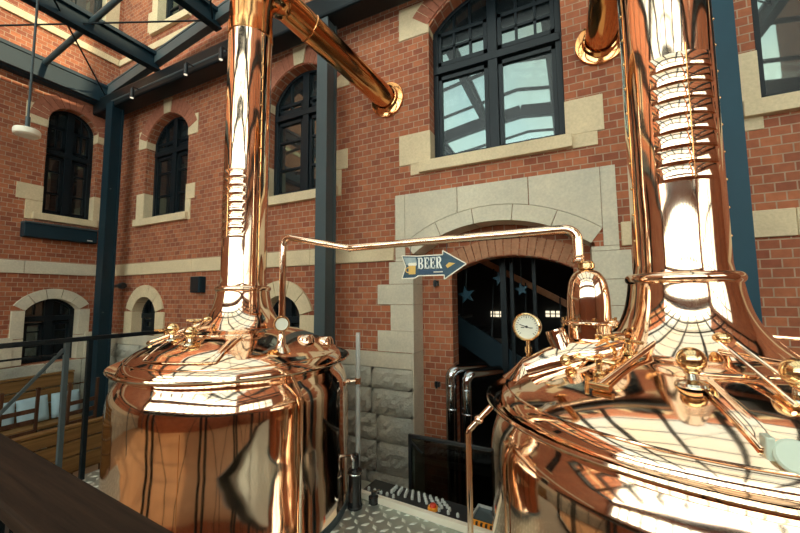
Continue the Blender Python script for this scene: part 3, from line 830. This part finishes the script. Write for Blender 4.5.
for k in range(21):
    a = math.radians(225-13.5*k); r0 = .048 if k % 5 else .043
    mb.bar((r0*math.cos(a), -.0125, .152+r0*math.sin(a)), (.055*math.cos(a), -.0125, .152+.055*math.sin(a)), .002, .002)
mb.box(-.03, -.012, -.013, -.011, .145, .149); mb.box(.012, .03, -.013, -.011, .145, .149)
mb.build('scale_mark', BLACKM, G, smooth=False)
mb = MB(); mb.bar((.012, -.0135, .148), (-.036, -.0135, .163), .003, .003); mb.cyl((0, -.016, .152), (0, -.011, .152), .006, 10); mb.build('needle', BLACKM, G)
# vapour separator: bullet shaped vessel with a flange
s0 = (-.387, -.13, 0)
sep = empty('vapour_separator', s0, 0, KR)
MB().lathe(smooth_prof([(.16, 1.37), (.12, 1.392), (.098, 1.43), (.092, 1.475), (.092, 1.52), (.092, 1.60), (.089, 1.66), (.078, 1.715), (.055, 1.752), (.026, 1.768), (.024, 1.775)]), 56, closed=False).build('separator_body', COPPER, sep, angle=60)
mb = MB(); mb.lathe([(.094, 1.512), (.118, 1.512), (.118, 1.522), (.118, 1.534), (.094, 1.534)], 56, closed=False); mb.ring((0, 0, 1.523), .118, .006, 56, 8)
mb.build('separator_flange', COPPER, sep)
for k in range(8):
    a = 2*PI*k/8+.2; MB().cyl((.112*math.cos(a), .112*math.sin(a), 1.50), (.112*math.cos(a), .112*math.sin(a), 1.545), .006, 8).build('flange_bolt', BRASS, sep)
mb = MB(); mb.lathe([(.03, 1.77), (.036, 1.775), (.036, 1.795), (.026, 1.80)], 32, closed=False); mb.ring((0, 0, 1.80), .026, .006, 28, 8); mb.build('separator_cap', BRASS, sep)
# low side duct on the lid joining separator and flare
MB().tube([(-.66, -.22, 1.295), (-.56, -.21, 1.335), (-.46, -.19, 1.365), (-.36, -.16, 1.385), (-.26, -.1, 1.40)], [.05, .07, .085, .085, .08], 28).build('side_duct', COPPER, KR, angle=60)
a0, a1 = Vector((-.475, -.225, 1.35)), Vector((-.525, -.20, 1.455))
mb = MB(); mb.tube([a0, a0+(a1-a0)*.5, a1, a1+Vector((-.006, 0, .03))], .044, 28, cap=False); mb.tube([a1+Vector((-.006, 0, .03)), a0+(a1-a0)*.3], .040, 28, cap=False)
mb.build('inlet_stub', COPPER, KR, angle=60)
mb = MB(); mb.tube([a0-(a1-a0)*.05, a0+(a1-a0)*.05], .049, 28); mb.build('stub_ring', BRASS, KR)
mb = MB(); mb.sphere((-.49, -.285, 1.365), .026, 10); mb.build('stub_knob', BRASS, KR)
MB().tube(elbow(on(KR, (-.36, 1.715, 1.135)), on(KR, (-.462, 1.685, 1.02)), on(KR, (-.462, 1.685, 0)), .05), .0135, 14).build('drain_pipe', COPPER, KR)
mb = MB(); p = on(KR, (-.415, 1.70, 1.073)); mb.sphere(p, .021, 10); mb.build('pipe_fitting', COPPER, KR)
MB().tube([(.25, .18, 1.46), (.62, .1, 1.44)], .009, 10).build('side_rod', COPPER, KR)

# ------------------------------------------------------------------ transfer pipe between the kettles
tp = thing('transfer_pipe', 'slim copper pipe with sight glass spanning from left kettle to right kettle', 'pipe', (-1.87, 1.94, 1.29))
b = Vector((-1.87, 1.94, 1.29))
P = [Vector(p) for p in ((-1.87, 1.94, 1.27), (-1.87, 1.94, 2.087), (-1.31, 1.955, 1.969), (.037, 1.90, 1.969), (.037, 1.90, 1.80))]
run = elbow(P[0]-b, P[1]-b, P[2]-b, .06, 10)
MB().tube(run, .0225, 20).build('riser', COPPER, tp)
run = [P[2]-b]+elbow(P[2]-b, P[3]-b, P[4]-b, .06, 10)[1:]
MB().tube(run, .0235, 20).build('cross_pipe', COPPER, tp)
MB().ring(P[2]-b, .022, .006, 24, 8, Matrix.Rotation(PI/2, 4, 'Y')).build('union_ring', COPPER, tp)
for dz_, rr_ in ((.03, .007), (.01, .01)): MB().ring((P[4]-b)+Vector((0, 0, dz_)), .0235, rr_, 24, 8).build('union_ring', COPPER, tp)
MB().lathe([(.07, -.03), (.05, .0), (.03, .03), (.026, .09), (.0225, .1)], 28, (0, 0, -.0), closed=False).build('pipe_foot', COPPER, tp)
sg = empty('sight_glass', (0, 0, .17), math.radians(-44+90-46), tp)
sg.rotation_euler = (0, 0, math.radians(43.5))
MB().lathe([(.001, -.035), (.05, -.035), (.055, -.028), (.055, .028), (.05, .038), (.043, .038), (.043, .03)], 40, (0, 0, 0), Mg, closed=False).build('glass_housing', BRASS, sg)
MB().lathe([(.001, .028), (.043, .028), (.043, .032), (.001, .032)], 36, (0, 0, 0), Mg).build('glass_disc', DIALM, sg)

# ------------------------------------------------------------------ BEER sign
sx, sy, sz = -.72, 1.925, 1.825
sn = thing('beer_sign', 'blue arrow sign reading BEER hung under the copper cross pipe', 'sign', (sx, sy, sz))
W = .185; H = .058
outl = [(-W-.005, -.072), (-.105, -.070), (-.085, -H), (.075, -H), (.075, -.082), (W+.018, .0), (.068, .082), (.068, H), (-.085, H), (-W-.005, .066), (-.165, .0)]
MB().prism(outl, -.004, .004).build('sign_board', SIGNBLUE, sn, smooth=False)
e = MB(); n_ = len(outl)
for i in range(n_):
    a, c = outl[i], outl[(i+1) % n_]; e.bar((a[0], -.003, a[1]), (c[0], -.003, c[1]), .006, .006, (0, 1, 0))
e.build('sign_border', CREAM, sn, smooth=False)
MB().prism([(-.08, -.05), (.068, -.05), (.068, -.027), (-.08, -.022)], -.0052, -.004).build('lower_band', SIGNNAVY, sn, smooth=False)
MB().prism([(-.178, .055), (-.1, .05), (-.092, .016), (-.16, .008)], -.0052, -.004).build('grey_patch', SIGNGREY, sn, smooth=False)
mg = empty('beer_mug', (-.122, -.006, -.018), 0, sn)
MB().prism([(-.022, -.03), (.02, -.03), (.022, .022), (-.023, .022)], -.002, .002).build('mug_glass', GOLD, mg, smooth=False)
m_ = MB(); m_.ring((-.028, 0, -.004), .014, .0035, 18, 6, Mg); m_.build('mug_handle', GOLD, mg)
m_ = MB()
for q in (-.016, -.004, .008, .018): m_.sphere((q, 0, .028), .011, 6, (1, .3, 1))
m_.build('foam', CREAM, mg)
# serif capitals built from strokes
LT = MB(); y0, y1 = -.0075, -.004
def stroke(x0, x1, z0, z1): LT.box(x0, x1, y0, y1, z0, z1)
def bowl(x, zc, rz, rx, w):
    nn = 12; po = [(x+rx*math.sin(PI*i/nn), zc+rz*math.cos(PI*i/nn)) for i in range(nn+1)]
    pi_ = [(x+(rx-w)*math.sin(PI*i/nn), zc+(rz-.006)*math.cos(PI*i/nn)) for i in range(nn+1)]
    for i in range(nn): LT.prism([po[i], po[i+1], pi_[i+1], pi_[i]], y0, y1)
hb_, tb = -.016, .044; mid = (hb_+tb)/2
def letE(x):
    stroke(x+.003, x+.012, hb_, tb); stroke(x, x+.028, tb-.006, tb); stroke(x, x+.028, hb_, hb_+.006); stroke(x+.01, x+.022, mid-.003, mid+.003)
    stroke(x+.024, x+.028, tb-.017, tb); stroke(x+.024, x+.028, hb_, hb_+.017); stroke(x+.019, x+.022, mid-.009, mid+.009)
def letB(x):
    stroke(x+.003, x+.012, hb_, tb); stroke(x, x+.018, tb-.006, tb); stroke(x, x+.018, hb_, hb_+.006); stroke(x+.01, x+.018, mid-.003, mid+.003)
    bowl(x+.017, (mid+tb)/2, (tb-mid)/2+.0015, .012, .008); bowl(x+.017, (mid+hb_)/2, (mid-hb_)/2+.0015, .014, .009)
def letR(x):
    stroke(x+.003, x+.012, hb_, tb); stroke(x, x+.018, tb-.006, tb); stroke(x, x+.016, hb_, hb_+.006); stroke(x+.01, x+.018, mid-.003, mid+.003)
    bowl(x+.017, (mid+tb)/2, (tb-mid)/2+.0015, .012, .008)
    LT.prism([(x+.014, mid), (x+.022, mid), (x+.034, hb_), (x+.023, hb_)], y0, y1)
for fn, x in ((letB, -.086), (letE, -.046), (letE, -.010), (letR, .026)):
    LT = MB(); fn(0); LT.v = [(x+v[0]*1.12, v[1], .014+(v[2]-.014)*1.12) for v in LT.v]
    LT.build('letter', WHITE, sn, smooth=False)

m_ = MB()
for k in range(9): m_.box(.012+k*.0062, .0165+k*.0062, -.0065, -.005, -.043, -.036)
m_.build('small_print', CREAM, sn, smooth=False)
MB().prism([(.095, -.02), (.14, .006), (.105, .012), (.085, -.004)], -.0055, -.004).build('arrow_mark', GOLD, sn, smooth=False)
for xx in (-.14, .09):
    zt = 1.969-.024-sz
    MB().cyl((xx, 0, .055), (xx, .02 if xx < 0 else .005, zt+.004), .002, 6).build('hanging_wire', STEELGREY, sn)

# ------------------------------------------------------------------ platform furniture
hr = thing('timber_handrail', 'thick dark brown timber handrail in the foreground, lower left corner', 'handrail', (-1.3, .515, 0), math.radians(-3.9))
MB().box(-1.45, 4.6, -.083, .083, 1.055, 1.10).build('rail_board', DARKWOOD, hr, smooth=False, bevel=.008)
MB().box(-1.45, 4.6, -.03, .03, 1.03, 1.055).build('rail_plate', STEELGREY, hr, smooth=False)
for i in range(7):
    for dx in (0, .11): MB().box(-1.36+i*.93+dx, -1.32+i*.93+dx, -.018, .018, 0, 1.03).build('post', STEELDARK, hr, smooth=False)
for i in range(6):
    x = -1.25+i*.93
    MB().cyl((x, 0, 1.02), (x+.36, 0, .06), .006, 6).build('brace_rod', STEELDARK, hr); MB().cyl((x+.76, 0, 1.02), (x+.40, 0, .06), .006, 6).build('brace_rod', STEELDARK, hr)
MB().box(-1.45, 4.6, -.012, .012, 0, .10).build('toe_board', STEELDARK, hr, smooth=False)

rl = thing('steel_railing', 'dark steel guard railing along the platform edge left of the kettle', 'railing', (-4.1, 1.6, 0))
MB().bar((0, -4.0, 1.285), (0, 1.05, 1.275), .045, .04).build('top_rail', STEELDARK, rl, smooth=False, bevel=.006)
for y in (.02, -1.6, -3.0, -3.95): MB().box(-.02, .02, y-.018, y+.018, 0, 1.27).build('post', STEELGREY, rl, smooth=False, bevel=.004)
for y in (.19, 1.0): MB().box(-.02, .02, y-.018, y+.018, 0, 1.27).build('post', STEELDARK, rl, smooth=False, bevel=.004)
MB().bar((0, 0, 1.2), (0, -.75, .28), .02, .024).build('diagonal_brace', STEELGREY, rl, smooth=False)
MB().bar((0, -1.6, 1.2), (0, -2.4, .28), .02, .024).build('diagonal_brace', STEELGREY, rl, smooth=False)
MB().bar((0, -.0, 1.16), (0, -4.0, 1.16), .015, .015).build('under_rail', STEELDARK, rl, smooth=False)

# grip grating with a pale curb at the rear of the platform
cb = thing('curb_rail', 'pale metal kick curb along the tread plate between the kettles', 'curb', (-1.1, 2.6, 0), math.radians(-4))
MB().box(-.58, .72, -.025, .02, 0, .05).build('curb_bar', CREAM, cb, smooth=False, bevel=.005)
gr = thing('grip_grating', 'dark grip grating with rows of bright studs behind the pale curb', 'grating', (-1.1, 2.72, 0), math.radians(-4))
MB().box(-.55, .72, -.085, .12, 0, .03).build('grating_plate', BLACKM, gr, smooth=False)
k = 0
rows = [(-.055, -.50, -.26, 5), (-.04, .06, .28, 4)] + [(.0+.026*j, -.31, .20-.03*j, 9) for j in range(4)]
for y, xa, xb, cnt in rows:
    for i in range(cnt):
        x = xa+(xb-xa)*i/(cnt-1)
        MB().lathe([(.012, .03), (.012, .05), (.007, .058), (.001, .058)], 12, (x, y, 0)).build('stud', TIN, gr)
bc = thing('beacon_lamp', 'small orange beacon lamp with red cap on the grip grating', 'lamp', (-1.02, 2.67, .03))
MB().lathe([(.04, 0), (.042, .008), (.038, .022), (.001, .022)], 24).build('lamp_base', ORANGE, bc)
MB().lathe([(.026, .022), (.024, .038), (.015, .045), (.001, .046)], 24).build('lamp_cap', RED, bc)
tb_ = thing('terminal_strip', 'orange terminal strip with dark slots at the right end of the grating', 'strip', (-.62, 2.62, .03), math.radians(-4))
MB().box(-.11, .11, -.018, .018, 0, .028).build('strip_body', ORANGE, tb_, smooth=False, bevel=.003)
for i in range(6): MB().box(-.092+i*.034, -.076+i*.034, -.0195, .0, .012, .0292).build('slot', BLACKM, tb_, smooth=False)
tr = thing('steel_tray', 'flat grey steel tray with pale lip at the end of the grating', 'tray', (-.56, 2.74, .03), math.radians(-4))
MB().box(-.16, .14, -.07, .09, 0, .012).build('tray_plate', STEELGREY, tr, smooth=False)
mb = MB(); mb.box(-.16, .14, .08, .09, .012, .03); mb.box(-.16, -.15, -.07, .09, .012, .03); mb.build('tray_lip', TIN, tr, smooth=False)

tpu = thing('dispensing_tap', 'black cylindrical tap with chrome lever beside the left kettle base', 'tap', (-1.605, 2.49, 0))
MB().lathe([(.055, 0), (.055, .03), (.05, .04), (.05, .26), (.055, .27), (.055, .285), (.03, .30), (.03, .40), (.001, .405)], 28).build('tap_body', BLACKG, tpu)
MB().ring((0, 0, .262), .052, .008, 28, 8).build('chrome_band', CHROME, tpu)
MB().tube([(.0, -.03, .31), (.005, -.035, .37), (-.01, -.03, .40), (-.07, -.02, .385)], [.014, .017, .013, .011], 14).build('lever', CHROME, tpu)
MB().lathe([(.058, 0), (.058, .014), (.05, .02), (.001, .02)], 28).build('foot_plate', BLACKM, tpu)
tv = thing('floor_valve', 'small black and chrome valve on the plate behind the tap', 'valve', (-1.50, 2.60, 0))
MB().lathe([(.04, 0), (.04, .05), (.02, .06), (.02, .09), (.001, .09)], 20).build('valve_body', BLACKG, tv)
MB().tube([(0, 0, .085), (.07, -.01, .12)], .008, 10).build('valve_lever', CHROME, tv)

gt = thing('metal_gate', 'black framed guard gate with smoked panel in front of the doorway', 'gate', (-1.1, 3.2, GZ))
z0 = .1; z1 = .34-GZ
mb = MB(); mb.box(-.36, -.33, -.015, .015, 0, z1); mb.box(.50, .53, -.015, .015, 0, z1); mb.box(-.36, .53, -.015, .015, z1-.03, z1); mb.box(-.36, .53, -.015, .015, z0, z0+.03)
mb.build('gate_frame', BLACKM, gt, smooth=False, bevel=.004)
MB().box(-.33, .50, -.004, .004, z0+.03, z1-.03).build('gate_panel', DARKPANEL, gt, smooth=False)
MB().bar((-.33, -.012, z1-.06), (-.22, -.012, z1-.15), .015, .015).build('corner_brace', BLACKM, gt, smooth=False)

# ------------------------------------------------------------------ wall fittings on the far side
hb2 = thing('wall_heater', 'long dark box fixed to the left wall below the arched window', 'heater', (XL, 3.05, 2.69))
MB().box(0, .16, -.50, .52, 0, .24).build('heater_box', STEELBLUE, hb2, smooth=False, bevel=.015)
MB().box(.0, .18, -.50, .52, .235, .262).build('heater_cover', STEELGREY, hb2, smooth=False, bevel=.004)
MB().box(.16, .165, .36, .44, .03, .05).build('maker_plate', TIN, hb2, smooth=False)
sp = thing('wall_speaker', 'small dark square speaker on the brick left of the copper stack', 'speaker', (-5.47, YF, 1.73))
MB().box(-.115, .115, -.12, 0, 0, .26).build('speaker_box', STEELBLUE, sp, smooth=False, bevel=.012)
MB().box(-.095, .095, -.126, -.12, .02, .25).build('speaker_grille', BLACKM, sp, smooth=False)
cm = thing('wall_floodlight', 'small black floodlight on an arm beside the corner column', 'floodlight', (-7.75, YF, 1.88))
MB().tube([(0, 0, 0), (0, -.12, 0), (.2, -.14, .0)], .03, 12).build('arm', BLACKM, cm)
MB().lathe([(.055, 0), (.06, .08), (.045, .12), (.001, .12)], 20, (.2, -.14, 0), Matrix.Rotation(PI/2, 4, 'Y')).build('lamp_head', BLACKM, cm)
MB().cyl((0, -.01, 0), (0, 0, 0), .06, 16).build('wall_plate', BLACKM, cm)

# ------------------------------------------------------------------ seating seen past the railing
def bench(name, label, loc, rz, L, back_h, seat_h):
    t = thing(name, label, 'bench', loc, rz)
    for i, (a, b_) in enumerate(((0, .34), (.36, .70), (.72, 1.0))):
        MB().box(-.03, .03, -L/2, L/2, seat_h+(back_h-seat_h)*a, seat_h+(back_h-seat_h)*b_-.012).build('back_board', HONEYWOOD, t, smooth=False, bevel=.005)
    MB().box(.03, .5, -L/2, L/2, seat_h-.045, seat_h).build('seat', HONEYWOOD, t, smooth=False, bevel=.006)
    for y in (-L/2+.1, 0, L/2-.1):
        MB().box(.0, .5, y-.03, y+.03, 0, seat_h-.045).build('leg', CHAIRWOOD, t, smooth=False)
        MB().box(-.055, -.03, y-.03, y+.03, seat_h-.1, back_h).build('back_post', CHAIRWOOD, t, smooth=False)
    MB().box(-.04, .05, -L/2, L/2, back_h, back_h+.03).build('top_cap', HONEYWOOD, t, smooth=False, bevel=.005)
    return t
bench('wooden_bench', 'long honey coloured wooden bench against the left wall holding cushions', (-8.1, 1.72, GZ), 0, 3.2, 1.30, .60)
bench('wooden_bench', 'honey coloured wooden bench with its back to the platform railing', (-5.75, 1.75, GZ), PI, 2.6, .98, .45)
def cushion(loc, rot, label):
    mb = MB(); n = 14; vs = []; w, h, t = .19, .2, .06
    for s in (1, -1):
        for j in range(n+1):
            for i in range(n+1):
                u, v = -1+2*i/n, -1+2*j/n
                p = max(0, (1-u**4)*(1-v**4))**.5
                pin = 1-.08*(1-abs(u)**2)*0-.06*(abs(v)**2)*(1-abs(u))
                vs.append((s*t*p, u*w*(1-.05*(1-v*v)*0), v*h*(1-.0*u)))
    m = (n+1)**2
    fs = [(j*(n+1)+i, j*(n+1)+i+1, (j+1)*(n+1)+i+1, (j+1)*(n+1)+i) for j in range(n) for i in range(n)]
    fs += [tuple(m+q for q in f[::-1]) for f in fs]
    rim_ = [i for i in range(n+1)]+[j*(n+1)+n for j in range(1, n+1)]+[n*(n+1)+i for i in range(n-1, -1, -1)]+[j*(n+1) for j in range(n-1, 0, -1)]
    fs += [(rim_[q], rim_[(q+1) % len(rim_)], m+rim_[(q+1) % len(rim_)], m+rim_[q]) for q in range(len(rim_))]
    mb.add(vs, fs); o = mb.build('seat_cushion', CUSH, angle=70)
    o.location = loc; o.rotation_euler = rot
    return tag(o, label, 'cushion', 'pale blue cushions on the wall bench')
for y, rx, lab in ((1.93, .06, 'pale blue cushion on the wall bench, leftmost seen past the railing'), (2.34, -.05, 'pale blue cushion on the wall bench, seen left of the railing posts'), (2.74, .03, 'pale blue cushion on the wall bench, seen between the two railing posts'), (3.155, -.02, 'pale blue cushion on the wall bench, nearest the corner column')):
    cushion((-7.885, y, GZ+.60+.215), (rx, -.22, 0), lab)
def chair(loc, rz, label):
    t = thing('wooden_chair', label, 'chair', loc, rz, 'dark wooden chairs before the wall bench')
    MB().box(-.21, .21, -.21, .21, .43, .46).build('seat', CHAIRWOOD, t, smooth=False, bevel=.008)
    for x in (-.185, .185):
        MB().bar((x, .185, 0), (x, .185, .43), .035, .035).build('leg', CHAIRWOOD, t, smooth=False)
        MB().bar((x, -.185, 0), (x, -.23, 1.32), .035, .035, (0, 1, 0)).build('leg', CHAIRWOOD, t, smooth=False)
    for z in (.7, .85, 1.0): MB().box(-.185, .185, -.225, -.205, z-.03, z+.03).build('back_slat', CHAIRWOOD, t, smooth=False)
    return t
chair((-7.25, 2.30, GZ), PI/2, 'dark wooden chair before the wall bench, at the left edge')
chair((-7.2, 2.98, GZ), PI/2+.1, 'dark wooden chair before the wall bench, next to the railing posts')
tbt = thing('wooden_table', 'low honey coloured wooden table between the two benches', 'table', (-6.55, 2.0, GZ))
MB().box(-.28, .28, -.7, .7, .70, .74).build('tabletop', HONEYWOOD, tbt, smooth=False, bevel=.006)
for x in (-.22, .22):
    for y in (-.62, .62): MB().box(x-.03, x+.03, y-.03, y+.03, 0, .70).build('leg', CHAIRWOOD, tbt, smooth=False)

# ------------------------------------------------------------------ light
W_ = bpy.data.worlds.new('sky'); S.world = W_; W_.use_nodes = True
nt = W_.node_tree; nt.nodes.clear()
wo = N(nt, 'ShaderNodeOutputWorld'); bg = N(nt, 'ShaderNodeBackground')
tc = N(nt, 'ShaderNodeTexCoord')
cl = ramp(nt, noise(nt, tc.outputs['Generated'], 2.2, 5, .55), .38, .66)
nt.links.new(mix_rgb(nt, (.80, .90, .92), (1.0, .93, .77), cl), bg.inputs[0])
# bright haze low over the open southern side, calmer sky overhead
sx_ = N(nt, 'ShaderNodeSeparateXYZ'); nt.links.new(tc.outputs['Generated'], sx_.inputs[0])
def sstep(sock, a, b):
    m = N(nt, 'ShaderNodeMapRange', interpolation_type='SMOOTHSTEP'); m.inputs[1].default_value = a; m.inputs[2].default_value = b
    nt.links.new(sock, m.inputs[0]); return m.outputs[0]
ng = N(nt, 'ShaderNodeMath', operation='MULTIPLY'); ng.inputs[1].default_value = -1; nt.links.new(sx_.outputs[1], ng.inputs[0])
zi = N(nt, 'ShaderNodeMath', operation='MULTIPLY'); zi.inputs[1].default_value = -1; nt.links.new(sx_.outputs[2], zi.inputs[0])
m1 = N(nt, 'ShaderNodeMath', operation='MULTIPLY'); nt.links.new(sstep(ng.outputs[0], .15, .8), m1.inputs[0]); nt.links.new(sstep(zi.outputs[0], -.75, -.35), m1.inputs[1])
m2 = N(nt, 'ShaderNodeMath', operation='MULTIPLY_ADD'); nt.links.new(m1.outputs[0], m2.inputs[0]); m2.inputs[1].default_value = 5.2; m2.inputs[2].default_value = 1.6
nt.links.new(m2.outputs[0], bg.inputs[1])
nt.links.new(bg.outputs[0], wo.inputs[0])
sl = bpy.data.lights.new('sun', 'SUN'); sl.energy = 5.5; sl.color = (1, .80, .55); sl.angle = math.radians(1.2)
so = bpy.data.objects.new('sun', sl); COL.objects.link(so)
el, azs = math.radians(24), math.radians(3)     # sun stands over the right wall
dv = Vector((math.cos(el)*math.cos(azs), math.cos(el)*math.sin(azs), math.sin(el)))
so.rotation_euler = dv.to_track_quat('Z', 'Y').to_euler(); so.location = (5, 0, 14)

# ------------------------------------------------------------------ camera
cam = bpy.data.cameras.new('camera'); cam.lens = 16.0; cam.sensor_width = 36; cam.clip_start = .02
co = bpy.data.objects.new('camera', cam); COL.objects.link(co)
p_, r_, y_ = math.radians(4.745), math.radians(-.441), math.radians(25.66)
s, c = math.sin(y_), math.cos(y_)
fwd = Vector((-s*math.cos(p_), c*math.cos(p_), math.sin(p_))); right = Vector((c, s, 0)); up = Vector((s*math.sin(p_), -c*math.sin(p_), math.cos(p_)))
cr, sr = math.cos(r_), math.sin(r_)
R2 = right*cr+up*sr*(1); U2 = up*cr-right*sr
co.matrix_world = Matrix(((R2.x, U2.x, -fwd.x, 0), (R2.y, U2.y, -fwd.y, 0), (R2.z, U2.z, -fwd.z, 1.65), (0, 0, 0, 1)))
S.camera = co
S.view_settings.view_transform = 'Standard'; S.view_settings.look = 'None'; S.view_settings.gamma = 1
S.view_settings.exposure = 0.2
